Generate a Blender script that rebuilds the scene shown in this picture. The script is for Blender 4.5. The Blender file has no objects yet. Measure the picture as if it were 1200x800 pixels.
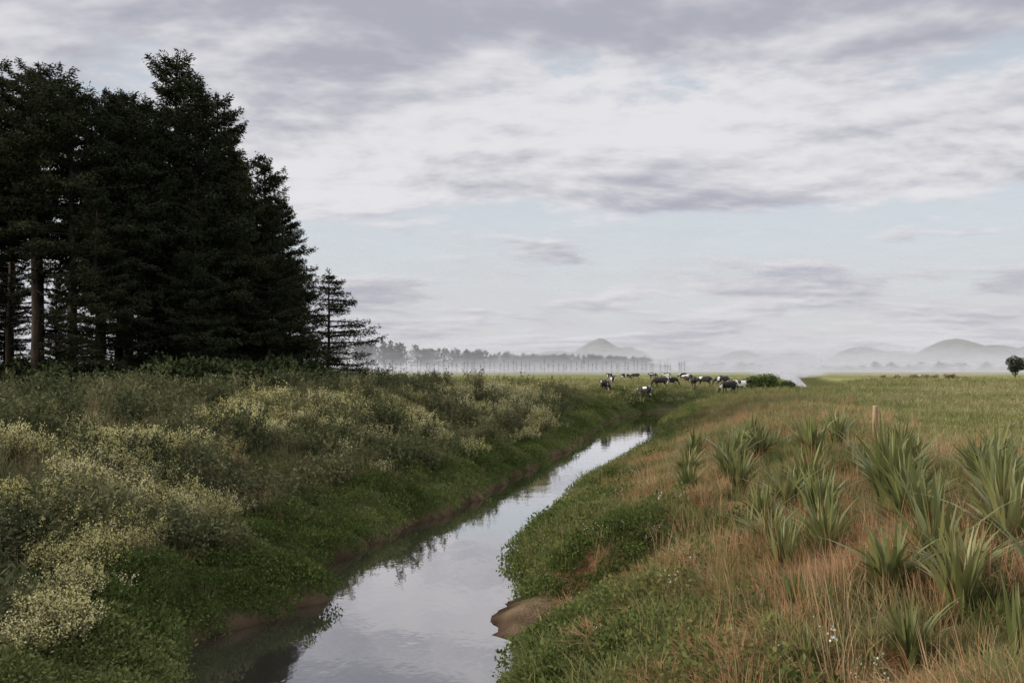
import bpy, math, random
import numpy as np
from mathutils import Vector
rng=np.random.default_rng(7); random.seed(7)
scene=bpy.context.scene
scene.view_settings.view_transform='Standard'; scene.view_settings.look='None'; scene.view_settings.exposure=0

# ------------------------------------------------------------------ noise
def vn(x,y,seed=0):
    x=np.asarray(x,float); y=np.asarray(y,float)
    xi=np.floor(x); yi=np.floor(y); xf=x-xi; yf=y-yi
    xf=xf*xf*(3-2*xf); yf=yf*yf*(3-2*yf)
    def h(a,b):
        v=np.sin(a*127.1+b*311.7+seed*74.7)*43758.5453
        return v-np.floor(v)
    return (h(xi,yi)*(1-xf)+h(xi+1,yi)*xf)*(1-yf)+(h(xi,yi+1)*(1-xf)+h(xi+1,yi+1)*xf)*yf
def fbm(x,y,seed=0,o=4):
    s=0;a=.5;t=0
    for i in range(o):
        s=s+a*vn(x*2**i+13.7*i,y*2**i-7.3*i,seed+i); t+=a; a*=.5
    return s/t
def ss(a,b,x):
    t=np.clip((x-a)/(b-a),0,1); return t*t*(3-2*t)

# ------------------------------------------------------------------ terrain
FIELD=2.9
LY=[-40,0,10,15.9,16.9,20,21.9,24.4,26.9,29.9,34.3,41,52,66.7,80,90,100,110,118,124,134,150,220,300,450,700,1000]
LX=[-7.5,-6.5,-6.0,-5.8,-6.1,-5.4,-4.6,-5.4,-4.6,-3.2,-1.9,-.2,1.75,4.9,7.5,9.2,11.5,14.5,19,28,39,48,66,89,133,206,290]
RY=[-40,0,10,15.9,17.1,19,20.7,21.9,22.7,26.3,30,34.9,42.5,47.7,57,63,75,85,95,103,109,115,122,140,220,300,450,700,1000]
RX=[0.5,0.2,0,-.1,.5,-.7,-.75,0,.6,.5,1.0,1.7,3.4,5.1,7.9,9.5,12.2,14.2,16.4,18.5,22,30,40,51,74,97,143,220,306]
def XL(y): return np.interp(y,LY,LX)-.25+ .8*(vn(y/2.3,0*y,3)-.5)+.5*(vn(y/.7,0*y,4)-.5)+1.0*(vn(y/6.,0*y,7)-.5)
def XR(y): return np.interp(y,RY,RX)+ .8*(vn(y/2.6,0*y,5)-.5)+.5*(vn(y/.8,0*y,6)-.5)
def sl(y,Y,X):
    return (np.interp(y+1.5,Y,X)-np.interp(y-1.5,Y,X))/3
def dists(x,y):
    dl=(XL(y)-x)/np.sqrt(1+sl(y,LY,LX)**2)
    dr=(x-XR(y))/np.sqrt(1+sl(y,RY,RX)**2)
    return dl,dr
def spit(y): return 2.7*np.exp(-((y-19.5)/2.0)**2)
def height(x,y):
    x=np.asarray(x,float); y=np.asarray(y,float)
    dl,dr=dists(x,y)
    low=ss(80,118,y)
    pl=np.interp(dl,[-3,-.6,0,.25,1.5,4,7,10,14,22,45,70],[-.8,-.5,-.02,.42,.8,1.45,2.45,3.2,3.6,3.7,3.6,3.2])
    plf=np.interp(dl,[-3,-.6,0,.5,1.6,3,5],[-.8,-.5,0,.6,1.6,2.4,FIELD])
    pl=pl*(1-low)+plf*low
    sp=spit(y)*(.75+.6*fbm(x/1.2,y/1.2,8))
    d2=dr-sp
    pr=np.interp(d2,[-3,-.6,0,.3,1,2.5,4.5,6.5,8,11,17],[-.8,-.5,-.02,.65,1.15,1.8,2.4,2.75,2.95,2.95,FIELD])
    prg=np.interp(d2,[-3,-.6,0,.3,1,2.5,4.5,6.5,8.5,11,17],[-.8,-.5,-.02,.25,.45,.9,1.6,2.3,2.8,2.95,FIELD])
    q=ss(24,34,y); pr=pr*(1-q)+prg*q
    prf=np.interp(dr,[-3,-.6,0,.5,1.6,3,5],[-.8,-.5,0,.6,1.6,2.4,FIELD])
    mud=np.where(dr>0,-.05+.10*ss(0,.7,dr)+.16*(fbm(x*1.7,y*1.7,9)-.3),-.5*ss(0,-.6,dr)-.05)
    pr=np.where((sp>.15)&(d2<.3),np.maximum(np.where(d2>0,pr,-1),mud),pr)
    pr=pr*(1-low)+prf*low
    z=np.where(dl>dr,pl,pr)
    d=np.maximum(dl,dr)
    land=ss(.15,1.3,d)
    near=1-ss(85,125,y)
    left=(dl>0)
    amp=np.where(left,1.5,.8)*np.where(d>12,.5,1)
    z=z+land*near*amp*(fbm(x/1.5,y/1.5,11)-.5)+land*near*np.where(left,1.4,.35)*(fbm(x/4.5,y/4.5,12)-.5)*np.where(dr>9,.3,1)
    z=z+land*(1-near)*.5*(fbm(x/25,y/25,15)-.5)
    return z
def col(r,g,b): return np.array([r,g,b])
def ground_color(x,y,z):
    dl,dr=dists(x,y); d=np.maximum(dl,dr)
    n=fbm(x/3,y/3,21); n2=fbm(x/14,y/14,22); n3=fbm(x/60,y/18,23); n4=fbm(x/.6,y/.6,24)
    c=np.zeros(x.shape+(3,))
    c[:]=col(.06,.065,.028)
    fieldm=np.where(dr>dl,ss(8.5,13,dr),ss(13,20,dl)*ss(70,90,y))
    fieldm=np.maximum(fieldm,ss(95,125,y)*ss(2,5,d))
    fa=col(.15,.165,.066); fb=col(.215,.20,.098); fc=col(.105,.135,.052)
    t=ss(.35,.65,n2)[...,None]; t2=ss(.45,.7,n3)[...,None]
    f=fa*(1-t)+fb*t; f=f*(1-.6*t2)+fc*.6*t2
    c=c*(1-fieldm[...,None])+f*fieldm[...,None]
    red=(ss(.46,.6,n)*(d<9)*(dr>dl)*(dr>1.2)*(1-ss(70,95,y)))[...,None]
    c=c*(1-red)+col(.19,.10,.058)*red
    eros=((d>0)*(d<2.2)*ss(60,75,y)*(1-ss(84,98,y))*ss(.45,.6,n)*.7)[...,None]
    c=c*(1-eros)+col(.13,.085,.055)*eros
    m=(ss(.5,.15,z)*(d<3)*(1-.6*ss(85,110,y)))[...,None]
    mc=col(.12,.085,.055)*(.4+1.2*n4[...,None])*(.35+.65*ss(.0,.1,z)[...,None])
    c=c*(1-m)+mc*m
    return c
us=np.concatenate([-np.geomspace(6000,34,55),np.arange(-33,-14,.45),np.arange(-14,14,.22),np.arange(14,34,.5),np.geomspace(34.5,6000,55)])
ys=np.concatenate([np.arange(-30,8,1.2),np.arange(8,50,.25),np.arange(50,130,.45),np.geomspace(131,9000,110)])
cy=np.interp(ys,LY,np.array(LX)); cr=np.interp(ys,RY,RX); cen=(cy+cr)/2
X=cen[:,None]+us[None,:]; Y=np.repeat(ys[:,None],len(us),1)
Z=height(X,Y)
def mesh_np(name,verts,faces,colors=None,smooth=True):
    me=bpy.data.meshes.new(name)
    verts=np.asarray(verts,np.float32); faces=np.asarray(faces,np.int32)
    nv=len(verts); nf=len(faces); k=faces.shape[1]
    me.vertices.add(nv); me.vertices.foreach_set('co',verts.ravel())
    me.loops.add(nf*k); me.loops.foreach_set('vertex_index',faces.ravel())
    me.polygons.add(nf); me.polygons.foreach_set('loop_start',np.arange(0,nf*k,k,dtype=np.int32))
    if smooth: me.polygons.foreach_set('use_smooth',np.ones(nf,bool))
    me.update(calc_edges=True)
    if colors is not None:
        a=me.attributes.new('bcol','FLOAT_COLOR','POINT')
        cc=np.ones((nv,4),np.float32); cc[:,:3]=colors; a.data.foreach_set('color',cc.ravel())
    return me
def grid_faces(r,c):
    i=np.arange((r-1)*(c-1)); a=(i//(c-1))*c+i%(c-1)
    return np.stack([a,a+1,a+c+1,a+c],1)
def add(name,me,mats=(),loc=(0,0,0),rot=(0,0,0),scl=(1,1,1),parent=None):
    o=bpy.data.objects.new(name,me); scene.collection.objects.link(o)
    o.location=loc; o.rotation_euler=rot; o.scale=scl
    if me and mats and not me.materials:
        for m in mats: me.materials.append(m)
    if parent: o.parent=parent
    return o

# ------------------------------------------------------------------ material helpers
class NT:
    def __init__(s,nt): s.nt=nt
    def n(s,t,ins=None,**p):
        nd=s.nt.nodes.new(t)
        for k,v in p.items(): setattr(nd,k,v)
        for k,v in (ins or {}).items():
            if isinstance(v,bpy.types.NodeSocket): s.nt.links.new(v,nd.inputs[k])
            else: nd.inputs[k].default_value=v
        return nd
    def m(s,op,a,b=None,c=None,clamp=False):
        ins={0:a}
        if b is not None: ins[1]=b
        if c is not None: ins[2]=c
        return s.n('ShaderNodeMath',ins,operation=op,use_clamp=clamp).outputs[0]
    def mix(s,f,a,b,bt='MIX'):
        nd=s.n('ShaderNodeMix',data_type='RGBA',blend_type=bt)
        for i,v in ((0,f),(6,a),(7,b)):
            if isinstance(v,bpy.types.NodeSocket): s.nt.links.new(v,nd.inputs[i])
            else: nd.inputs[i].default_value=(tuple(v)+(1,))[:4] if i>0 else v
        return nd.outputs[2]
    def noise(s,vec,scale,detail=4,rough=.55,dist=0):
        return s.n('ShaderNodeTexNoise',{'Vector':vec,'Scale':scale,'Detail':detail,'Roughness':rough,'Distortion':dist}).outputs['Fac']
    def sm(s,v,a,b):
        return s.n('ShaderNodeMapRange',{'Value':v,'From Min':a,'From Max':b,'To Min':0.,'To Max':1.},interpolation_type='SMOOTHSTEP').outputs[0]
    def ramp(s,f,pts,interp='LINEAR'):
        nd=s.n('ShaderNodeValToRGB',{'Fac':f}); r=nd.color_ramp; r.interpolation=interp
        while len(r.elements)<len(pts): r.elements.new(.5)
        for e,(p,c) in zip(r.elements,pts):
            e.position=p; e.color=(c,c,c,1) if not hasattr(c,'__len__') else tuple(c)+(1,)
        return nd.outputs[0]
def newmat(name):
    m=bpy.data.materials.new(name); m.use_nodes=True; m.node_tree.nodes.clear()
    w=NT(m.node_tree); out=w.n('ShaderNodeOutputMaterial'); return m,w,out
def leafmat(name,cols,trans=.3,gloss=False):
    m,w,out=newmat(name)
    oi=w.n('ShaderNodeAttribute',attribute_name='tint',attribute_type='INSTANCER').outputs['Fac']
    rnd=w.n('ShaderNodeObjectInfo').outputs['Random']
    isl=w.n('ShaderNodeNewGeometry').outputs['Random Per Island']
    f=w.m('ADD',w.m('MULTIPLY',rnd,.3),w.m('MULTIPLY',isl,.4)); f=w.m('MULTIPLY_ADD',oi,.55,f,clamp=True)
    k=len(cols)
    c=w.ramp(f,[(i/(k-1)*.85+.07,cc) for i,cc in enumerate(cols)])
    if gloss: p=w.n('ShaderNodeBsdfPrincipled',{'Base Color':c,'Roughness':.45,'Specular IOR Level':.3})
    else: p=w.n('ShaderNodeBsdfDiffuse',{'Color':c})
    sh=p.outputs[0]
    if trans>0:
        t=w.n('ShaderNodeBsdfTranslucent',{'Color':c})
        sh=w.n('ShaderNodeMixShader',{0:trans,1:p.outputs[0],2:t.outputs[0]}).outputs[0]
    w.nt.links.new(sh,out.inputs[0]); return m
def plain(name,c1,c2,scale=8,rough=.85,bump=.3,stretch=(1,1,1),spec=.2):
    m,w,out=newmat(name)
    tc=w.n('ShaderNodeTexCoord').outputs['Object']
    mp=w.n('ShaderNodeMapping',{'Vector':tc,'Scale':stretch}).outputs[0]
    n=w.noise(mp,scale,4,.6)
    c=w.mix(w.sm(n,.3,.7),c1,c2)
    b=w.n('ShaderNodeBump',{'Height':n,'Strength':bump,'Distance':.05})
    p=w.n('ShaderNodeBsdfPrincipled',{'Base Color':c,'Roughness':rough,'Normal':b.outputs[0],'Specular IOR Level':spec})
    w.nt.links.new(p.outputs[0],out.inputs[0]); return m

# ground material
gm,w,out=newmat('ground_soil_and_pasture')
bc=w.n('ShaderNodeAttribute',attribute_name='bcol').outputs['Color']
pos=w.n('ShaderNodeNewGeometry').outputs['Position']
n1=w.noise(pos,1.2,4,.65); n2=w.noise(pos,14.,2,.6); n3=w.noise(pos,.12,4,.6)
v=w.m('ADD',.3,w.m('ADD',w.m('MULTIPLY',n1,.6),w.m('ADD',w.m('MULTIPLY',n2,.45),w.m('MULTIPLY',n3,.4))))
c=w.mix(1.,bc,w.n('ShaderNodeCombineColor',{0:v,1:v,2:v}).outputs[0],'MULTIPLY')
bmp=w.n('ShaderNodeBump',{'Height':n2,'Strength':.8,'Distance':.08})
p=w.n('ShaderNodeBsdfDiffuse',{'Color':c,'Roughness':.6,'Normal':bmp.outputs[0]})
w.nt.links.new(p.outputs[0],out.inputs[0])
V=np.stack([X.ravel(),Y.ravel(),Z.ravel()],1)
add('ground',mesh_np('ground',V,grid_faces(len(ys),len(us)),ground_color(X,Y,Z).reshape(-1,3)),[gm])

# water
wm,w,out=newmat('stream_water')
pos=w.n('ShaderNodeNewGeometry').outputs['Position']
n=w.noise(w.n('ShaderNodeMapping',{'Vector':pos,'Scale':(1.,.45,1.)}).outputs[0],1.3,3,.5)
nn=w.noise(pos,7.,2,.5)
h=w.m('ADD',n,w.m('MULTIPLY',nn,.08))
bp=w.n('ShaderNodeBump',{'Height':h,'Strength':.08,'Distance':.12})
fr=w.n('ShaderNodeFresnel',{'IOR':1.45,'Normal':bp.outputs[0]}).outputs[0]
fr=w.m('ADD',w.m('MULTIPLY',fr,1.15),.28,clamp=True)
df=w.n('ShaderNodeBsdfDiffuse',{'Color':(.03,.028,.022,1)})
gl=w.n('ShaderNodeBsdfGlossy',{'Color':(.98,.97,.98,1),'Roughness':.03,'Normal':bp.outputs[0]})
mx=w.n('ShaderNodeMixShader',{0:fr,1:df.outputs[0],2:gl.outputs[0]})
w.nt.links.new(mx.outputs[0],out.inputs[0])
wy=np.concatenate([np.arange(-30,140,.5),np.geomspace(141,1000,60)])
a=np.interp(wy,LY,LX)-1.9-1.5*ss(80,90,wy); b=np.interp(wy,RY,RX)+1.7+1.5*ss(80,90,wy)
tt=np.linspace(0,1,6)
WX=a[:,None]*(1-tt)+b[:,None]*tt; WY=np.repeat(wy[:,None],6,1)
add('stream_water',mesh_np('stream_water',np.stack([WX.ravel(),WY.ravel(),WX.ravel()*0],1),grid_faces(len(wy),6)),[wm])

# ------------------------------------------------------------------ vegetation geometry
def join(parts):
    vs=[];fs=[];ms=[];o=0
    for v,f,mi in parts:
        vs.append(v); fs.append(np.asarray(f)+o); ms.append(np.full(len(f),mi)); o+=len(v)
    return np.concatenate(vs),np.concatenate(fs),np.concatenate(ms)
def mk(name,parts,mats,smooth=False):
    v,f,mi=join(parts); me=mesh_np(name,v,f,smooth=smooth)
    for m in mats: me.materials.append(m)
    me.polygons.foreach_set('material_index',mi.astype(np.int32)); return me
def blades(n,h0,h1,spread,lean,width,seg=4,r=rng,leanmin=.1):
    a=r.uniform(0,2*np.pi,n); rr=spread*np.sqrt(r.uniform(0,1,n))
    b=np.stack([rr*np.cos(a),rr*np.sin(a),np.zeros(n)],1)
    az=a+r.normal(0,.7,n); h=r.uniform(h0,h1,n); ln=r.uniform(leanmin,1,n)*lean
    d=np.stack([np.cos(az),np.sin(az),np.zeros(n)],1); s=np.stack([-np.sin(az),np.cos(az),np.zeros(n)],1)
    tw=r.normal(0,.5,n)[:,None]; s=s*np.cos(tw)+d*np.sin(tw)
    vs=[]
    for i in range(seg+1):
        t=i/seg
        p=b+d*(ln*h*(t**1.7))[:,None]+np.array([0,0,1])*(h*(t-.45*ln*t**2.4))[:,None]
        wd=width*(1-t**2.2)*(.75+.9*t*(1-t)*2) if i<seg else width*.06
        vs+= [p-s*wd/2,p+s*wd/2]
    V=np.stack(vs,1).reshape(-1,3); k=2*(seg+1); F=[]
    base=np.arange(n)*k
    for i in range(seg): F.append(np.stack([base+2*i,base+2*i+1,base+2*i+3,base+2*i+2],1))
    return V,np.concatenate(F)
def leaves(P,D,L,W,r=rng):
    n=len(P); D=D/np.linalg.norm(D,axis=1,keepdims=True)
    q=r.normal(0,1,(n,3)); s=np.cross(D,q); s/=np.linalg.norm(s,axis=1,keepdims=True)
    L=np.broadcast_to(L,(n,))[:,None]; W=np.broadcast_to(W,(n,))[:,None]
    nz=np.cross(s,D)
    V=np.stack([P,P+D*L*.45+s*W/2+nz*W*.15,P+D*L,P+D*L*.45-s*W/2+nz*W*.15],1).reshape(-1,3)
    b=np.arange(n)*4; return V,np.stack([b,b+1,b+2,b+3],1)
def rd(n,up=.0,r=rng):
    d=r.normal(0,1,(n,3)); d/=np.linalg.norm(d,axis=1,keepdims=True); d[:,2]+=up; return d
def tube(P,R,sides=5):
    P=np.asarray(P,float); n=len(P); T=np.gradient(P,axis=0); T/=np.linalg.norm(T,axis=1,keepdims=True)+1e-9
    ref=np.where(np.abs(T[:,2:3])>.9,np.array([[1.,0,0]]),np.array([[0,0,1.]]))
    A=np.cross(T,ref); A/=np.linalg.norm(A,axis=1,keepdims=True); B=np.cross(T,A)
    an=np.linspace(0,2*np.pi,sides,endpoint=False)
    V=(P[:,None]+np.asarray(R)[:,None,None]*(np.cos(an)[None,:,None]*A[:,None]+np.sin(an)[None,:,None]*B[:,None])).reshape(-1,3)
    F=[]
    for i in range(n-1):
        j=np.arange(sides); k=(j+1)%sides
        F.append(np.stack([i*sides+j,i*sides+k,(i+1)*sides+k,(i+1)*sides+j],1))
    return V,np.concatenate(F)
def herb(nst,h0,h1,spread,lpn,ll,lw,r=rng,flower=0,fs=.03,lean=.35):
    P=[];D=[];FP=[];FD=[];tb=[]
    for i in range(nst):
        a=r.uniform(0,6.28); rr=spread*math.sqrt(r.uniform()); h=r.uniform(h0,h1)
        b=np.array([rr*math.cos(a),rr*math.sin(a),0]); d=np.array([math.cos(a),math.sin(a),0])*lean*r.uniform(.2,1)*h
        ts=np.linspace(0,1,4); pts=[b+d*t**1.5+np.array([0,0,h*t]) for t in ts]
        tb.append(tube(pts,[.006,.005,.004,.002],3))
        t=r.uniform(.1,1,lpn)
        p=b+d*(t**1.5)[:,None]+np.array([0,0,1])*(h*t)[:,None]
        p+=r.normal(0,.025,(lpn,3)); P.append(p); D.append(rd(lpn,.5,r))
        if flower:
            t=r.beta(5,1.6,flower)
            q=b+d*(t**1.5)[:,None]+np.array([0,0,1])*(h*t*1.05)[:,None]
            q+=r.normal(0,1,(flower,3))*.055*h; FP.append(q); FD.append(rd(flower,.8,r))
    P=np.concatenate(P); D=np.concatenate(D); n=len(P)
    parts=[leaves(P,D,r.uniform(.6,1.2,n)*ll,lw,r)+(0,)]
    o=[t+(0,) for t in tb]; parts+=o
    if flower:
        FP=np.concatenate(FP);FD=np.concatenate(FD)
        parts.append(leaves(FP,FD,fs,fs,r)+(1,))
    return parts
def mat_dome(n,R,H,ll,lw,r=rng):
    a=r.uniform(0,6.28,n); q=np.sqrt(r.uniform(0,1,n)); 
    P=np.stack([R*q*np.cos(a),R*q*np.sin(a),H*(1-q**2)*r.uniform(.35,1.1,n)],1)
    D=rd(n,.6,r)+np.stack([np.cos(a),np.sin(a),0*a],1)*.5*q[:,None]
    return leaves(P,D,r.uniform(.6,1.3,n)*ll,lw,r)

# scatter through geometry nodes (real instances)
def scatter(name,meshes,P,scl,tint,rotz=None,tilt=.15):
    coll=bpy.data.collections.new(name+'_kinds')
    for i,me in enumerate(meshes):
        o=bpy.data.objects.new('%s_kind_%s'%(name,chr(97+i)),me); coll.objects.link(o)
    n=len(P); pm=bpy.data.meshes.new(name); pm.vertices.add(n); pm.vertices.foreach_set('co',np.asarray(P,np.float32).ravel())
    def at(nm,ty,arr,key='value'):
        a=pm.attributes.new(nm,ty,'POINT'); a.data.foreach_set(key,arr)
    at('scl','FLOAT_VECTOR',np.asarray(scl,np.float32).ravel(),'vector')
    rot=np.stack([rng.normal(0,tilt,n),rng.normal(0,tilt,n),rng.uniform(0,6.28,n)],1).astype(np.float32)
    at('rot','FLOAT_VECTOR',rot.ravel(),'vector'); at('tint','FLOAT',np.asarray(tint,np.float32))
    at('idx','INT',rng.integers(0,len(meshes),n).astype(np.int32))
    ob=add(name,pm)
    ng=bpy.data.node_groups.new(name,'GeometryNodeTree')
    ng.interface.new_socket('Geometry',in_out='INPUT',socket_type='NodeSocketGeometry')
    ng.interface.new_socket('Geometry',in_out='OUTPUT',socket_type='NodeSocketGeometry')
    g=NT(ng); gi=g.n('NodeGroupInput'); go=g.n('NodeGroupOutput')
    ci=g.n('GeometryNodeCollectionInfo',{'Collection':coll,'Separate Children':True,'Reset Children':True})
    def na(nm,ty): return g.n('GeometryNodeInputNamedAttribute',{'Name':nm},data_type=ty).outputs[0]
    er=g.n('FunctionNodeEulerToRotation',{0:na('rot','FLOAT_VECTOR')}).outputs[0]
    ip=g.n('GeometryNodeInstanceOnPoints',{'Points':gi.outputs[0],'Instance':ci.outputs[0],'Pick Instance':True,'Instance Index':na('idx','INT'),'Rotation':er,'Scale':na('scl','FLOAT_VECTOR')})
    ng.links.new(ip.outputs[0],go.inputs[0])
    md=ob.modifiers.new('scatter','NODES'); md.node_group=ng
    return ob
def samp(n,y0,y1,p=0.,xw=.64,xm=3):
    u=rng.uniform(0,1,n)
    if p==0: y=y0+(y1-y0)*u
    else: e=1-p; y=(y0**e+(y1**e-y0**e)*u)**(1/e)
    x=rng.uniform(-1,1,n)*(xw*y+xm); return x,y
def place(name,meshes,x,y,keep,s0,s1,dist=0.,zs=1.,tint=None,tilt=.15,sink=.03,mod=None):
    x=x[keep]; y=y[keep]; n=len(x)
    s=rng.uniform(s0,s1,n)*(1+np.clip(y-25,0,200)*dist)
    if mod is not None: s=s*mod[keep]
    z=height(x,y)-sink
    sc=np.stack([s,s,s*zs*rng.uniform(.8,1.2,n)],1)
    if tint is None: tint=fbm(x/4,y/4,33)
    else: tint=tint[keep]
    return scatter(name,meshes,np.stack([x,y,z],1),sc,tint,tilt=tilt)

# materials for plants
G_grass=leafmat('grass_blades',[(.065,.092,.032),(.108,.135,.048),(.172,.175,.07),(.27,.24,.115)],.35)
G_left=leafmat('rank_grass_blades',[(.05,.068,.028),(.085,.10,.043),(.135,.142,.064),(.22,.195,.11)],.3)
G_cover=leafmat('groundcover_leaves',[(.038,.054,.017),(.062,.086,.025),(.096,.125,.038),(.145,.16,.058)],.25)
G_herb=leafmat('weed_leaves',[(.04,.053,.026),(.070,.082,.041),(.108,.116,.058),(.155,.15,.078)],.2)
G_field=leafmat('pasture_blades',[(.115,.14,.05),(.165,.178,.07),(.225,.22,.098),(.29,.265,.14)],.3)
G_dry=leafmat('dry_grass_blades',[(.19,.09,.045),(.29,.15,.073),(.37,.23,.125),(.45,.35,.22)],.3)
G_flower=leafmat('pale_yellow_petals',[(.36,.33,.11),(.46,.42,.16),(.54,.50,.24),(.62,.58,.36)],.25)
G_white=leafmat('white_petals',[(.6,.6,.55),(.7,.7,.68)],.2)
G_flax=leafmat('flax_leaves',[(.095,.115,.038),(.15,.165,.058),(.23,.225,.095),(.36,.32,.165)],.25,gloss=True)
G_conifer=leafmat('conifer_needles',[(.02,.026,.015),(.034,.040,.022),(.054,.056,.028),(.078,.068,.035)],0)
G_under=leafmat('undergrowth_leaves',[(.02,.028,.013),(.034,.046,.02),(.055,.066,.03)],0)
G_bush=leafmat('bush_leaves',[(.05,.075,.025),(.08,.11,.038),(.12,.15,.055)],.2)
G_redbush=leafmat('rusty_bush_leaves',[(.11,.06,.04),(.16,.10,.06),(.14,.13,.07)],.15)
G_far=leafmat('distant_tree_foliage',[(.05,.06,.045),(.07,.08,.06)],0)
bark=plain('conifer_bark',(.035,.026,.02),(.07,.055,.042),6,.9,.6,(1,1,.2))

grassM=[mk('tuft',[blades(55,.2,.55,.3,.95,.014)+(0,)],[G_grass]) for i in range(4)]
rankM=[mk('rank',[blades(46,.3,.8,.32,.9,.014)+(0,)],[G_left]) for i in range(4)]
coverM=[mk('cover',[mat_dome(135,.46,.32,.065,.04)+(0,),blades(10,.15,.4,.4,.8,.012,3)+(0,)],[G_cover]) for i in range(4)]
herbM=[mk('herb',herb(13,.35,.85,.34,18,.11,.038),[G_herb]) for i in range(4)]
flowM=[mk('flower',herb(14,.4,.85,.34,16,.10,.03,flower=28,fs=.036),[G_herb,G_flower]) for i in range(4)]
whiteM=[mk('whitefl',herb(5,.3,.6,.15,10,.07,.02,flower=5,fs=.035),[G_cover,G_white]) for i in range(2)]
dryM=[mk('dry',[blades(60,.2,.55,.28,1.4,.012)+(0,)],[G_dry]) for i in range(4)]
fieldM=[mk('pasture',[blades(36,.06,.2,.36,.9,.015,3)+(0,)],[G_field]) for i in range(4)]
seedM=[mk('seedhead',[blades(14,.7,1.15,.2,.45,.008,5)+(0,)],[G_dry]) for i in range(3)]

x,y=samp(44000,18,170,.3,.62,3); dl,dr=dists(x,y)
k=((dr>8.5)|((dl>12)&(y>88))|((dl>1.5)&(y>108))|((dr>3)&(y>105)))
k&=~((dl>0)&(x<-.1*y)&(y<90))
place('pasture_grass',fieldM,x,y,k,.8,1.8,.022,zs=.8,tint=ss(.3,.7,fbm(x/9,y/6,41)))
x,y=samp(29000,9,126,.3,.62,3); dl,dr=dists(x,y); nz=fbm(x/3,y/3,51)
k=(dl>.6)&(dl<40)&(rng.uniform(0,1,len(x))<ss(1.5,5,dl)*.7+.25)
k&=~((y>88)&(dl>14))&~((y>112)&(dl>4))
place('rank_grass',rankM,x,y,k,.6,1.2,.006,tint=ss(.25,.75,nz),mod=(.55+.45*ss(0,4,dl))*(1-.4*ss(100,115,y)))
x,y=samp(50000,9,122,.6,.6,2); dl,dr=dists(x,y); nz=fbm(x/2.2,y/2.2,52); d2=dr-spit(y)
pk=np.where(dl>dr,(dl>0.08)*(1-ss(3.,7.5,dl))*1.,np.where(d2>-.25,(1-ss(1.5,4,d2))*.8,(dr>.9)*.22))
k=rng.uniform(0,1,len(x))<pk
place('leafy_groundcover',coverM,x,y,k,.65,1.3,.008,tint=ss(.3,.72,nz),sink=.05,mod=(.6+.95*fbm(x,y,81))*np.where((dr>0)&(d2<-.25),.5,1))
x,y=samp(23000,9,100,.4,.62,3); dl,dr=dists(x,y); nz=fbm(x/2.,y/2.,53)
k=(dl>2.4)&(dl<40)&(nz>.42-.1*ss(6,12,dl))&~((y>85)&(dl>12))
place('tall_weeds',herbM,x,y,k,.65,1.1,.004,tint=ss(.3,.7,fbm(x/1.3,y/1.3,82)),mod=.75+1.05*ss(.5,.7,nz))
x,y=samp(38000,12,95,.5,.6,2); dl,dr=dists(x,y); nz=fbm(x/1.8,y/2.4,54,3)
band=np.exp(-((dl-7.5)/2.6)**2); big=fbm(x/7,y/9,66,2)
fit=nz+.17*band+.35*(big-.5)
for (hx_,hy_,hs,ha) in [(-12,27,2.8,.26),(-10.3,24,2.,.25),(-7.6,17.6,.9,.24),(-10.6,19.8,1.2,.2),(-11.3,38,2.6,.2),(-8.2,43,3,.2),(-1.5,62,5,.18),(-14.5,25,2.,.12),(-8.3,27.5,1.1,.14)]:
    fit=fit+ha*np.exp(-((x-hx_)**2+(y-hy_)**2*.6)/hs**2)
k=(dl>1.5)&(fit>.68)&(dl<16)&(rng.uniform(0,1,len(x))<.3+.6*ss(.68,.8,fit))
place('yellow_flowering_weeds',flowM,x,y,k,.6,1.05,.006,tint=fbm(x,y,84),mod=.85+1.2*np.clip(fit-.68,0,.3)*1.5)
x,y=samp(40000,6.5,108,.5,.62,2.5); dl,dr=dists(x,y); nz=fbm(x/2,y/2,55); d2=dr-spit(y)
k=(d2>.2)&(dr<12)&(rng.uniform(0,1,len(x))<np.where(dr>8,.5,1)*np.where(nz>.62,.5,1))
place('bank_grass',grassM,x,y,k,.6,1.15,.008,tint=ss(.25,.75,fbm(x/1.5,y/1.5,56)),mod=.5+.9*fbm(x/1.1,y/1.1,83))
x,y=samp(36000,6.5,85,.5,.6,2.5); dl,dr=dists(x,y); nz=fbm(x/1.3,y/1.7,57,4)
band=np.exp(-((dr-4.3)/3.)**2)
k=(dr>1.2)&(dr<11)&(nz+.12*band>.665)
place('dry_grass',dryM,x,y,k,.6,1.1,.008,tint=fbm(x/.8,y/.8,58)*.75)
x,y=samp(5200,7,80,.5,.6,2.5); dl,dr=dists(x,y); nz=fbm(x/2,y/2,91)
k=(np.maximum(dl,dr)>2.2)&(np.maximum(dl,dr)<14)&(nz>.46)
place('seeding_grass_stalks',seedM,x,y,k,.6,1.05,.004,tint=fbm(x/.8,y/.8,58))
x,y=samp(1100,9,50,.5,.5,2); dl,dr=dists(x,y); nz=fbm(x/1.2,y/1.2,59)
place('white_wildflowers',whiteM,x,y,(dr>1.2)&(dr<4)&(nz>.58),.5,.9)

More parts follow.
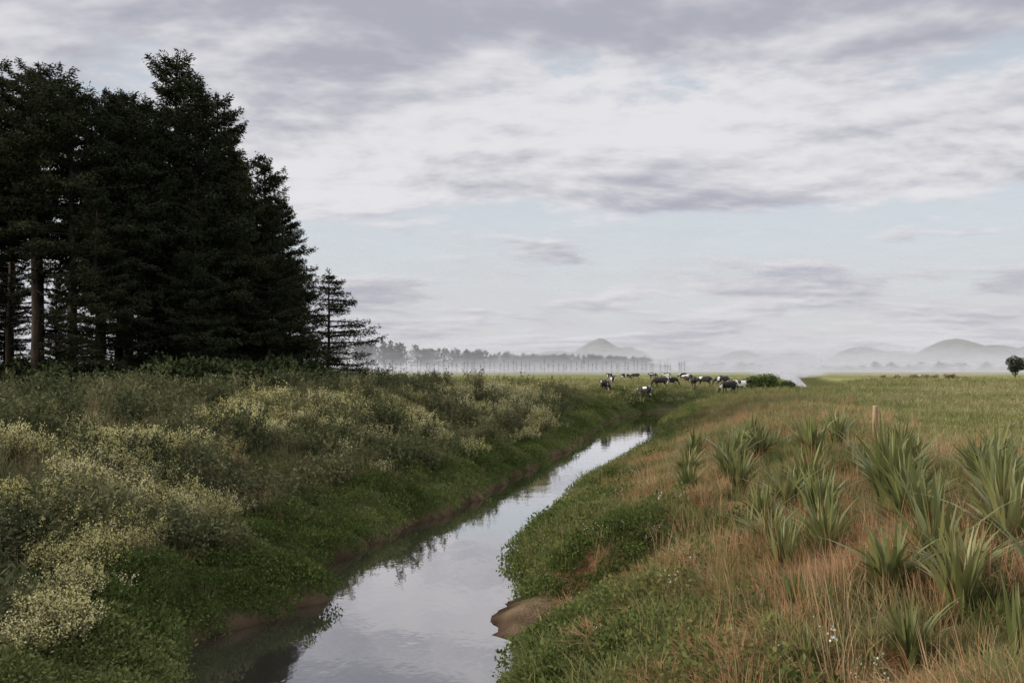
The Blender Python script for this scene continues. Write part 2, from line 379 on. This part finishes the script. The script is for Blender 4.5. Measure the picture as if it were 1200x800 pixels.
# flax plants
def flax(seed,n,h0,h1,lean):
    r=np.random.default_rng(seed)
    return mk('flax',[blades(n,h0,h1,.12,lean,.075,6,r,leanmin=.05)+(0,),blades(n//4,h0*.5,h0,.14,lean*2,.05,6,r)+(1,)],[G_flax,G_dry])
fl=[flax(1,50,.9,1.5,.75),flax(2,42,.8,1.4,.6),flax(3,58,.8,1.35,.95),flax(4,26,1.1,1.55,.35)]
FP=[(5.7,12.3,0,1.2),(7.0,12.9,2,1.2),(7.1,17.2,0,1.45),(7.8,18.2,1,1.35),(6.8,21.,1,1.25),(5.3,15.6,3,1.1),(6.0,20,2,1.1),(5.7,23,1,1.15),(6.3,26,0,1.2),
(7.3,27,2,1.15),(8.6,26.5,0,1.2),(7.2,31,1,1.2),(8.2,33,2,1.1),(9.0,21.5,1,1.2),(9.3,17.2,0,1.2),(8.0,15.2,1,1.2),(5.0,9.0,3,.9),(7.4,37,0,1.2),(10.3,29,0,1.2),(10.6,24.,2,1.1),(7.9,24,3,1.2),(9.9,19.4,2,1.1),(9.5,36,1,1.2),(5.4,28,2,1.),
(4.5,17.5,1,.9),(4.7,11.4,2,.9),(6.6,15.3,2,1.15),(8.5,30,0,1.1),(11.5,27,1,1.1),(6.2,32,3,1.),
(6.6,10.6,1,1.1),(5.9,9.9,0,1.),(4.1,13.8,3,.8),(6.3,13.8,3,1.1),(7.6,14.2,0,1.15),(5.2,19,0,1.),(4.6,24,0,.9),(11.4,21.5,0,1.1),
(5.1,10.4,1,.95),(4.2,9.7,0,.7),(5.5,11.2,2,.9),(3.8,12.2,1,.65),(6.9,15.9,1,1.1),(4.9,14.3,0,.9),(3.3,10.2,2,.55),(6.0,17.9,0,1.05),(8.3,20.4,2,1.1),(4.4,15.6,2,.8),(5.9,25,0,1.),(3.9,19.5,2,.7)]
for i,(fx,fy,k,s) in enumerate(FP):
    add('flax_plant',fl[k],loc=(fx,fy,float(height(fx,fy))-.03),rot=(0,0,i*1.3),scl=(s,s,s*.95))

# ------------------------------------------------------------------ conifers
def conifer(name,seed,H,R,base,dens=1.,prof=1.,sparse=0.,leaf=.24,step=(.22,.48),flat=False):
    r=np.random.default_rng(seed); parts=[]
    n=9; zz=np.linspace(0,H,n); wob=np.cumsum(r.normal(0,.07,(n,2)),0); wob[0]=0
    parts.append(tube(np.column_stack([wob,zz]),.012*H*(1-zz/H)**.8*1.3+.02,8)+(0,))
    z=base*H*.45; LP=[];LD=[]
    while z<H*.985:
        t=z/H; 
        live= t>base
        k=r.integers(3,6) if live else r.integers(1,4)
        for j in range(k):
            az=r.uniform(0,6.28)
            u=np.clip((t-base)/(1-base),0,1)
            L=R*((1-u)**prof*.95+.06)*r.uniform(.45,1.2)
            if u<.25: L*=r.uniform(.6,1.05)
            if not live: L=R*r.uniform(.15,.6)
            c0=np.array([np.interp(z,zz,wob[:,0]),np.interp(z,zz,wob[:,1]),z])
            d=np.array([math.cos(az),math.sin(az),0]); up=r.uniform(.0,.35)+.35*u; dr_=r.uniform(.25,.5)*(1-u)
            if flat: up=r.uniform(0,.15); dr_=r.uniform(.05,.2)
            ts=np.linspace(0,1,6); P=c0+d*(L*ts)[:,None]+np.array([0,0,1])*(L*(up*ts-dr_*ts**2+.12*ts**4))[:,None]
            parts.append(tube(P,np.linspace(.035+.012*L,.008,6),4)+(0,))
            if not live and r.uniform()<.6: continue
            m=int(L*56*dens*(1-sparse))+14
            tt=r.beta(1.9,1.15,m)
            if not live: m=m//2; tt=tt[:m]
            q=np.stack([np.interp(tt,ts,P[:,i]) for i in range(3)],1)
            side=np.array([-d[1],d[0],0]); wdt=.34*L*(1-tt*.75)*.8+.15
            sd=r.normal(0,.55,m)
            sd=np.round(sd*3)/3+r.normal(0,.07,m)
            q+=side*(sd*wdt)[:,None]; q[:,2]+=r.normal(0,.09,m)-.14*np.abs(sd)*wdt
            LP.append(q); LD.append(d*r.uniform(.4,1,m)[:,None]+side*(np.sign(sd)*r.uniform(.2,1,m))[:,None]+np.array([0,0,1])*r.normal(-.15,.35,m)[:,None])
        z+=r.uniform(*step)
    m=40; q=np.column_stack([r.normal(0,.08,m)+wob[-1,0],r.normal(0,.08,m)+wob[-1,1],H-r.uniform(0,1.2,m)]); LP.append(q);LD.append(rd(m,.8,r))
    P=np.concatenate(LP);D=np.concatenate(LD); n=len(P)
    P2=np.concatenate([P,P+r.normal(0,.09,P.shape)]); D2=np.concatenate([D,D+r.normal(0,.5,D.shape)])
    parts.append(leaves(P2,D2,r.uniform(.6,1.3,2*n)*leaf*1.08,leaf*.33,r)+(1,))
    return mk(name,parts,[bark,G_conifer])
cA=conifer('conifer_a',11,22,5.4,.42,.75,.6)
cB=conifer('conifer_b',12,22,5.2,.30,.75,.65)
cC=conifer('conifer_c',13,20,5.0,.10,.8,.72)
cD=conifer('conifer_d',14,20,5.6,.05,.8,.8)
cE=conifer('conifer_e',15,22,4.4,.52,.7,.5)
cS=conifer('conifer_small',16,9.8,6.0,.04,.66,.9,.3,leaf=.22,step=(.3,.6),flat=True)
T=[(-35.5,58,cA,21.5),(-33,57,cE,21),(-31.2,60,cA,22.6),(-29.3,56,cE,19.8),(-27,56,cA,19.6),(-28.8,64,cE,21.6),(-25.8,60,cB,20.4),(-24.5,58,cB,19),(-23.4,62,cA,23.4),
(-22.3,58,cC,18),(-20.9,60,cC,20.6),(-21,65,cB,21.6),(-18.9,62,cC,17.0),(-18.6,67,cC,17.6),(-17.0,63,cD,13.2),(-17,68,cC,14.6),(-26,70,cC,18),(-38,62,cE,22),(-22,72,cD,17),(-42,58,cA,22),(-24.8,54.5,cD,12.5),(-20.2,57.5,cD,12.5),(-19.6,64,cD,16.5),(-15.8,65,cD,9.5),(-41,70,cB,19),(-36.5,66,cE,21),(-31,74,cE,20),(-38.5,69,cD,10.5),(-34,68,cD,8.5),(-43,66,cD,12)]
for i,(tx,ty,me,h) in enumerate(T):
    hh={cA:22,cB:22,cC:20,cD:20,cE:22}[me]; s=h/hh
    add('conifer_tree',me,loc=(tx,ty,float(height(tx,ty))-.1),rot=(0,0,i*2.4),scl=(s*random.uniform(.95,1.15),)*2+(s,))
add('conifer_tree',cS,loc=(-15.2,75,float(height(-15.2,75.))-.1),rot=(0,0,.8))

def bush(name,seed,rx,rz,n,ll,mats,lump=9):
    r=np.random.default_rng(seed); P=[]
    c=r.normal(0,1,(lump,3)); c/=np.linalg.norm(c,axis=1,keepdims=True); c*=r.uniform(.2,.65,(lump,1)); c[:,2]=np.abs(c[:,2])+.25
    for q in c:
        m=n//lump; d=rd(m,0,r); rad=r.uniform(.3,.5)*r.uniform(.7,1.05,(m,1)); P.append(q+d*rad)
    P=np.concatenate(P)*np.array([rx,rx,rz]); D=rd(len(P),.3,r); k=P[:,2]>0.02; P=P[k];D=D[k]
    parts=[leaves(P,D,r.uniform(.6,1.3,len(P))*ll,ll*.5,r)+(1,)]
    for q in c: parts.append(tube([[0,0,-.1],[q[0]*rx*.4,q[1]*rx*.4,q[2]*rz*.5],[q[0]*rx,q[1]*rx,q[2]*rz]],[.05*rx,.03*rx,.01*rx],5)+(0,))
    return mk(name,parts,mats)
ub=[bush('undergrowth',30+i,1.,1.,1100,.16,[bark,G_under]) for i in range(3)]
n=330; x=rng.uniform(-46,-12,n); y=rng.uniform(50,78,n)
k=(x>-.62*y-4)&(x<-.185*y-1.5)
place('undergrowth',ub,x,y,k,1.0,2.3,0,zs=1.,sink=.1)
b1=bush('bush',40,1.2,1.2,4000,.13,[bark,G_bush],14)
add('bush',b1,loc=(29.6,107,float(height(29.6,107))-.1),scl=(2.0,2.0,1.9))
add('bush',b1,loc=(32.5,108,float(height(32.5,108))-.1),rot=(0,0,2),scl=(1.2,1.2,1.2))
rb=[bush('rusty',50+i,1.3,.9,700,.2,[bark,G_redbush],6) for i in range(2)]
hx=rng.uniform(98,116,26); hy=240+rng.uniform(-8,8,26)
place('rusty_hedge',rb,hx,hy,hx>0,.5,1.2,0)
def broadleaf(name,seed,H,R):
    r=np.random.default_rng(seed); parts=[tube([[0,0,-.2],[.05,0,H*.25],[0,.1,H*.5]],[.28,.2,.12],8)+(0,)]
    P=[]
    for i in range(26):
        d=rd(1,0,r)[0]; q=np.array([0,0,H*.55])+d*np.array([R*.75,R*.75,H*.36])*r.uniform(.5,1)
        parts.append(tube([[0,0,H*.3],(q+np.array([0,0,H*.35]))/2,q],[.1,.06,.02],4)+(0,))
        m=420; P.append(q+rd(m,0,r)*R*r.uniform(.22,.34)*r.uniform(.6,1,(m,1)))
    P=np.concatenate(P); parts.append(leaves(P,rd(len(P),0,r),.22,.13,r)+(1,)); return mk(name,parts,[bark,G_under])
add('broadleaf_tree',broadleaf('broadleaf',5,6.8,3.9),loc=(158,286,FIELD))

# distant masses of trees
def treeline(name,items,ll,mats,seed=1,n=220):
    r=np.random.default_rng(seed); P=[];parts=[]
    for (tx,ty,tz,h,rr) in items:
        u=r.uniform(0,1,n); a=r.uniform(0,6.28,n); q=np.sqrt(r.uniform(0,1,n))
        rad=rr*np.sin(np.pi*np.clip(u*.9+.1,0,1))**.7*q
        P.append(np.column_stack([tx+rad*np.cos(a),ty+rad*np.sin(a),tz+h*(.12+.88*u)]))
        parts.append(tube([[tx,ty,tz-1],[tx,ty,tz+h*.9]],[.012*h,.004*h],4)+(0,))
    P=np.concatenate(P); parts.append(leaves(P,rd(len(P),0,r),ll,ll*.6,r)+(1,))
    return mk(name,parts,mats)
r=np.random.default_rng(3); it=[]
for i in range(190):
    tx=r.uniform(-420,10); ty=850+r.uniform(-25,25); base=FIELD+6*ss(60,-200,tx)
    it.append((tx,ty,float(base)-1,r.uniform(13,19)+7*ss(0,-150,tx),r.uniform(4.5,8)))
for i in range(90):
    tx=r.uniform(0,135); it.append((tx,900+r.uniform(-6,6),FIELD-1,r.uniform(15,18)-3*ss(60,130,tx),r.uniform(3,5)))
for i in range(120):
    tx=r.uniform(160,900); it.append((tx,1250+r.uniform(-40,40),FIELD-2,r.uniform(6,14),r.uniform(7,12)))
add('distant_trees',treeline('distant_trees',it,2.4,[bark,G_far],2,130))
it=[]
for i in range(75):
    tx=-75+i*2.15+r.normal(0,.5); it.append((tx,420+r.normal(0,2)+i*.3,FIELD,r.uniform(5,7.5),r.uniform(.3,.6)))
add('young_poplar_row',treeline('young_poplar_row',it,.35,[bark,G_far],4,45))

# hills
hx=np.linspace(-3200,4200,500); hy=np.linspace(-500,700,26)
pk=[(702,395,27),(738,406,25),(650,410,40),(870,410,34),(925,413,38),(1010,405,28),(1045,411,30),(1120,398,42),(1170,403,34),(1230,400,50),(500,408,80),(400,404,70),(250,406,100),(800,415,50),(1350,395,70)]
prof=np.zeros_like(hx)
for px,py,sg in pk:
    xc=(px-600)*2.81; hh=(432-py)*2.81+3; prof=prof+(hh*np.exp(-np.abs((hx-xc)/(sg*2.81*1.25))**1.7))**4
prof=prof**.25*(.9+.2*fbm(hx/45,hx*0,60))
HX,HY=np.meshgrid(hx,hy)
HZ=prof[None,:]*np.exp(-(HY/300)**2)+10*(fbm(HX/120,HY/120,61)-.5)*np.exp(-(HY/300)**2)
hm=plain('hill_pasture_and_bush',(.06,.07,.06),(.11,.12,.09),.012,1,.2)
add('hills',mesh_np('hills',np.column_stack([HX.ravel(),HY.ravel()+3000,HZ.ravel()]),grid_faces(26,500)),[hm])

# mist: upright see-through sheets, fog and distance haze put into their colour
mm,w,out=newmat('mist_haze')
uv=w.n('ShaderNodeUVMap').outputs[0]; sp=w.n('ShaderNodeSeparateXYZ',{0:uv})
aa=w.n('ShaderNodeAttribute',attribute_name='dens').outputs['Fac']
pos=w.n('ShaderNodeNewGeometry').outputs['Position']
nz=w.noise(w.n('ShaderNodeMapping',{'Vector':pos,'Scale':(.006,.01,.03)}).outputs[0],1.,5,.55)
v=sp.outputs[1]
top=w.m('SUBTRACT',1.,w.sm(w.m('ADD',v,w.m('MULTIPLY',w.m('SUBTRACT',nz,.5),-.9)),.15,1.))
bot=w.sm(v,0.,.12); edge=w.m('MULTIPLY',top,w.m('SUBTRACT',1.,w.sm(v,.75,1.)))
al=w.m('MULTIPLY',w.m('MULTIPLY',edge,bot),aa)
al=w.m('MULTIPLY',al,w.m('SUBTRACT',1.,w.sm(w.m('ABSOLUTE',sp.outputs[0]),.5,1.)),clamp=True)
MC=(.56,.56,.575,1)
df=w.n('ShaderNodeBsdfDiffuse',{'Color':MC})
tl=w.n('ShaderNodeBsdfTranslucent',{'Color':MC})
nrm=w.n('ShaderNodeCombineXYZ',{2:1.}).outputs[0]; w.nt.links.new(nrm,df.inputs['Normal'])
nrd=w.n('ShaderNodeCombineXYZ',{2:-1.}).outputs[0]; w.nt.links.new(nrd,tl.inputs['Normal'])
both=w.n('ShaderNodeAddShader',{0:df.outputs[0],1:tl.outputs[0]})
tr=w.n('ShaderNodeBsdfTransparent')
mx=w.n('ShaderNodeMixShader',{0:al,1:tr.outputs[0],2:both.outputs[0]}); w.nt.links.new(mx.outputs[0],out.inputs[0])
def sheets(name,L):
    vs=[];uvs=[];ds=[];fs=[]
    for (x0,y0,x1,y1,z0,z1,de) in L:
        b=len(vs); vs+=[(x0,y0,z0),(x1,y1,z0),(x1,y1,z1),(x0,y0,z1)]; uvs+=[(-1,0),(1,0),(1,1),(-1,1)]; ds+=[de]*4; fs.append((b,b+1,b+2,b+3))
    me=mesh_np(name,vs,fs,smooth=False); ul=me.uv_layers.new(name='UVMap'); ul.data.foreach_set('uv',np.array(uvs,np.float32).ravel())
    a=me.attributes.new('dens','FLOAT','POINT'); a.data.foreach_set('value',np.array(ds,np.float32)); o=add(name,me,[mm]); return o
sheets('mist_haze_sheets',[(-900,360,1100,380,FIELD-.3,8,.32),(-1500,540,1800,560,FIELD-.3,13,.7),(-2600,790,2800,790,-5,50,.5),(-3500,1350,3800,1350,0,48,.95),(-9000,2300,10000,2300,-60,520,.42)])  # tall far sheets are painted haze that pales the treeline and hills
sheets('river_steam',[(104,405,142,405,FIELD-2,17,.7),(94,330,116,330,FIELD-1,9,.4)])

# ------------------------------------------------------------------ cows
cm,w,out=newmat('black_and_white_hide')
tc=w.n('ShaderNodeTexCoord').outputs['Object']; rn=w.n('ShaderNodeObjectInfo').outputs['Random']
off=w.n('ShaderNodeCombineXYZ',{0:w.m('MULTIPLY',rn,37.),1:w.m('MULTIPLY',rn,11.)}).outputs[0]
vv=w.n('ShaderNodeVectorMath',{0:tc,1:off},operation='ADD').outputs[0]
n=w.noise(vv,1.5,2,.4); f=w.sm(w.m('ADD',n,w.m('MULTIPLY',w.m('SUBTRACT',rn,.5),.10)),.585,.605)
c=w.mix(f,(.012,.011,.011),(.65,.63,.59))
p=w.n('ShaderNodeBsdfPrincipled',{'Base Color':c,'Roughness':.75}); w.nt.links.new(p.outputs[0],out.inputs[0])
cm2=plain('cream_hide',(.62,.50,.36),(.75,.70,.62),2,.8,.1)
def cow_mesh(name,pose,mat):
    V=[];E=[];R=[]
    def a(p,r,par=None):
        V.append(p);R.append(r)
        if par is not None: E.append((par,len(V)-1))
        return len(V)-1
    dz=0 if pose!='lying' else -.78
    def z(p): return (p[0],p[1],p[2]+dz)
    root=a(z((-.25,0,1.08)),(.40,.40)); pel=a(z((-.72,0,1.14)),(.31,.31),root); rump=a(z((-.98,0,1.2)),(.17,.2),pel)
    ch=a(z((.30,0,1.06)),(.39,.37),root); sh=a(z((.62,0,1.14)),(.27,.29),ch)
    if pose=='graze':
        nk=a((.92,0,.98),(.17,.2),sh); nk2=a((1.13,0,.66),(.12,.14),nk); hd=a((1.25,.0,.42),(.13,.12),nk2); mz=a((1.38,0,.12),(.085,.08),hd)
        ears=((1.16,.27,.5),(1.16,-.27,.5))
    else:
        nk=a(z((.92,0,1.28)),(.16,.2),sh); nk2=a(z((1.12,.02,1.42)),(.12,.14),nk); hd=a(z((1.3,.05,1.46)),(.13,.12),nk2); mz=a(z((1.6,.1,1.3)),(.085,.08),hd)
        ears=(z((1.22,.3,1.5)),z((1.22,-.24,1.5)))
    for e in ears: a(e,(.03,.05),hd)
    for s in (1,-1):
        if pose=='lying':
            h=a((-.6,s*.24,.25),(.16,.16),pel); k=a((-.25,s*.42,.2),(.1,.1),h); a((-.65,s*.48,.07),(.055,.055),k)
            f=a((.5,s*.2,.25),(.12,.12),ch); k=a((.85,s*.24,.1),(.06,.06),f); a((.55,s*.28,.06),(.05,.05),k)
        else:
            st=.1*s if pose=='walk' else .04*s
            h=a((-.70,s*.17,.92),(.19,.17),pel); k=a((-.56+st,s*.2,.74),(.115,.1),h); hk=a((-.84+st,s*.19,.48),(.06,.055),k); ft=a((-.79+st*1.5,s*.19,.13),(.043,.043),hk); a((-.75+st*1.5,s*.19,.04),(.055,.055),ft)
            f=a((.48,s*.16,.84),(.14,.13),ch); k=a((.47-st,s*.18,.66),(.085,.08),f); kn=a((.5-st*1.3,s*.18,.4),(.056,.054),k); ft=a((.48-st*1.8,s*.18,.12),(.042,.042),kn); a((.52-st*1.8,s*.18,.04),(.055,.055),ft)
    t=a(z((-1.13,0,1.15)),(.04,.04),rump); t=a(z((-1.16,.02,.85 if dz==0 else .95)),(.022,.022),t); 
    if dz==0: t=a((-1.14,.03,.55),(.035,.035),t)
    me=bpy.data.meshes.new(name); me.from_pydata(V,E,[]); ob=bpy.data.objects.new('tmp',me); scene.collection.objects.link(ob)
    md=ob.modifiers.new('s','SKIN'); sv=me.skin_vertices[0].data
    for i,rr in enumerate(R): sv[i].radius=rr; sv[i].use_root=(i==0)
    ob.modifiers.new('u','SUBSURF').levels=2
    dg=bpy.context.evaluated_depsgraph_get(); em=bpy.data.meshes.new_from_object(ob.evaluated_get(dg)); em.name=name
    bpy.data.objects.remove(ob)
    for pl in em.polygons: pl.use_smooth=True
    em.materials.clear(); em.materials.append(mat); return em
cg=cow_mesh('cow_grazing','graze',cm); cs=cow_mesh('cow_standing','stand',cm); cw=cow_mesh('cow_walking','walk',cm); cl=cow_mesh('cow_lying','lying',cm); clw=cow_mesh('cow_lying_cream','lying',cm2)
def cow(x,y,me,ang,s=1.05): add('cow',me,loc=(x,y,float(height(x,y))),rot=(0,0,math.radians(ang)),scl=(s,s,s))
for c_ in [(19.2,180,cs,100),(14.4,130,cw,75),(11.6,112.5,cg,60),(24,192,cg,10),(30,222,cg,170),(34,220,cs,200),(38,245,cg,20),(41,242,cg,160),(44,235,cg,190),
 (20.2,124.5,cg,190),(22.6,129,cg,20),(25.4,127.5,cs,80),(27.6,131,cg,165),(24.6,103.5,cg,200),(26.4,106,cw,0),(31,135,cg,185),(36,155,cg,10),(24.5,140,cl,20),(17.2,119,cg,150),(33,172,cg,170),(28.2,148,cg,100)]:
    cow(*c_)
cow(113,252,clw,190,1.1)

def fence_post(x,y,h=1.1,s=.055):
    v,f=tube([[0,0,-.3],[0,0,0],[.01,0,h*.6],[.012,.005,h-.02],[.012,.005,h]],[s,s,s*.95,s*.95,s*.75],10)
    v=np.vstack([v,[[.012,.005,h+.006]]]); top=len(v)-1; k=len(v)-11
    capf=[(k+i,k+(i+1)%10,top) for i in range(10)]
    me=bpy.data.meshes.new('fence_post'); me.from_pydata(v.tolist(),[],[tuple(q) for q in f.tolist()]+capf)
    me.materials.append(pm_); add('fence_post',me,loc=(x,y,float(height(x,y))),rot=(.03,.02,0))
pm_=plain('weathered_timber',(.20,.14,.09),(.38,.29,.18),10,.9,.5,(1,1,.15))
fence_post(11.7,29.5,1.45,.085)
for i in range(9): fence_post(56+i*3.2,138+i*9.,1.2,.07)

# ------------------------------------------------------------------ world
wd=bpy.data.worlds.new('World'); scene.world=wd; wd.use_nodes=True; wd.node_tree.nodes.clear(); w=NT(wd.node_tree)
SE,SA=math.radians(22),math.radians(-100)   # sun: low on the left
sky=w.n('ShaderNodeTexSky',sky_type='NISHITA',sun_disc=False,sun_elevation=SE,sun_rotation=SA,dust_density=2.).outputs[0]
g=w.n('ShaderNodeTexCoord').outputs['Generated']; s=w.n('ShaderNodeSeparateXYZ',{0:g}); 
z=w.m('MAXIMUM',s.outputs[2],0.); den=w.m('ADD',z,.14)
u=w.m('DIVIDE',s.outputs[0],den); v=w.m('DIVIDE',s.outputs[1],den)
def cvec(su,sv,ou,ov,oz): return w.n('ShaderNodeCombineXYZ',{0:w.m('MULTIPLY_ADD',u,su,ou),1:w.m('MULTIPLY_ADD',v,sv,ov),2:oz}).outputs[0]
n1=w.noise(cvec(1.35,1.65,0.,.35,3.3),1.,7,.60,.12)
n1b=w.noise(cvec(1.35,1.65,-.06,.22,3.3),1.,5,.60,.12)
n2=w.noise(cvec(.6,.9,5.,0.,8.),1.,1,.5)
cov=w.ramp(z,[(0,.48),(.03,.55),(.08,.50),(.125,.39),(.155,.44),(.19,.60),(.25,.59),(.29,.59),(.34,.69),(.6,.6),(1,.5)])
d=w.sm(w.m('ADD',n1,w.m('SUBTRACT',cov,.5)),.42,.545)
shade=w.m('ADD',w.m('MULTIPLY',w.m('SUBTRACT',n1,n1b),3.4),w.m('MULTIPLY',w.m('SUBTRACT',n2,.5),1.5))
shade=w.m('SUBTRACT',shade,w.m('MULTIPLY',w.m('SUBTRACT',n1,.5),1.5))
shade=w.m('ADD',shade,w.ramp(z,[(0,.60),(.15,.57),(.22,.56),(.3,.56),(.37,.49),(.5,.45),(.75,.9)]))
cc=w.mix(w.sm(shade,.08,.92),(4.1,4.15,4.85),(7.9,7.75,8.0))
up=w.ramp(z,[(0,.4),(.42,.4),(.65,.85),(1,.95)]); up=w.m('MULTIPLY',up,2.5)  # overhead sky, above the frame, brightened as added fill light
haze=w.ramp(z,[(0,(.73,.73,.74)),(.04,(.74,.75,.77)),(.14,(.69,.74,.78)),(.3,(.57,.63,.70)),(1,(.5,.56,.66))])
haze=w.mix(1.,haze,(10,10,10),'MULTIPLY')
clear=w.mix(.86,sky,haze)
fin=w.mix(w.m('MULTIPLY',d,.94),clear,cc)
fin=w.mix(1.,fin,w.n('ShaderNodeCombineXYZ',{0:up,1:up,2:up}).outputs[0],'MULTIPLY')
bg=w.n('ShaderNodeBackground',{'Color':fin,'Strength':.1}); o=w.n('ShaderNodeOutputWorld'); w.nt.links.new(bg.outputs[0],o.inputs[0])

sd=bpy.data.lights.new('sun','SUN'); sd.energy=3.8; sd.angle=math.radians(8); sd.color=(1,.88,.70)
so=bpy.data.objects.new('sun',sd); scene.collection.objects.link(so)
dv=Vector((math.sin(SA)*math.cos(SE),math.cos(SA)*math.cos(SE),math.sin(SE)))
so.rotation_euler=dv.to_track_quat('Z','Y').to_euler(); so.location=(-20,20,40)

cd=bpy.data.cameras.new('camera'); cd.lens=32; cd.sensor_width=36; cd.clip_end=20000; cd.clip_start=.1
co=bpy.data.objects.new('camera',cd); scene.collection.objects.link(co); co.location=(0,0,5.5); co.rotation_euler=(math.radians(91.72),0,0); scene.camera=co
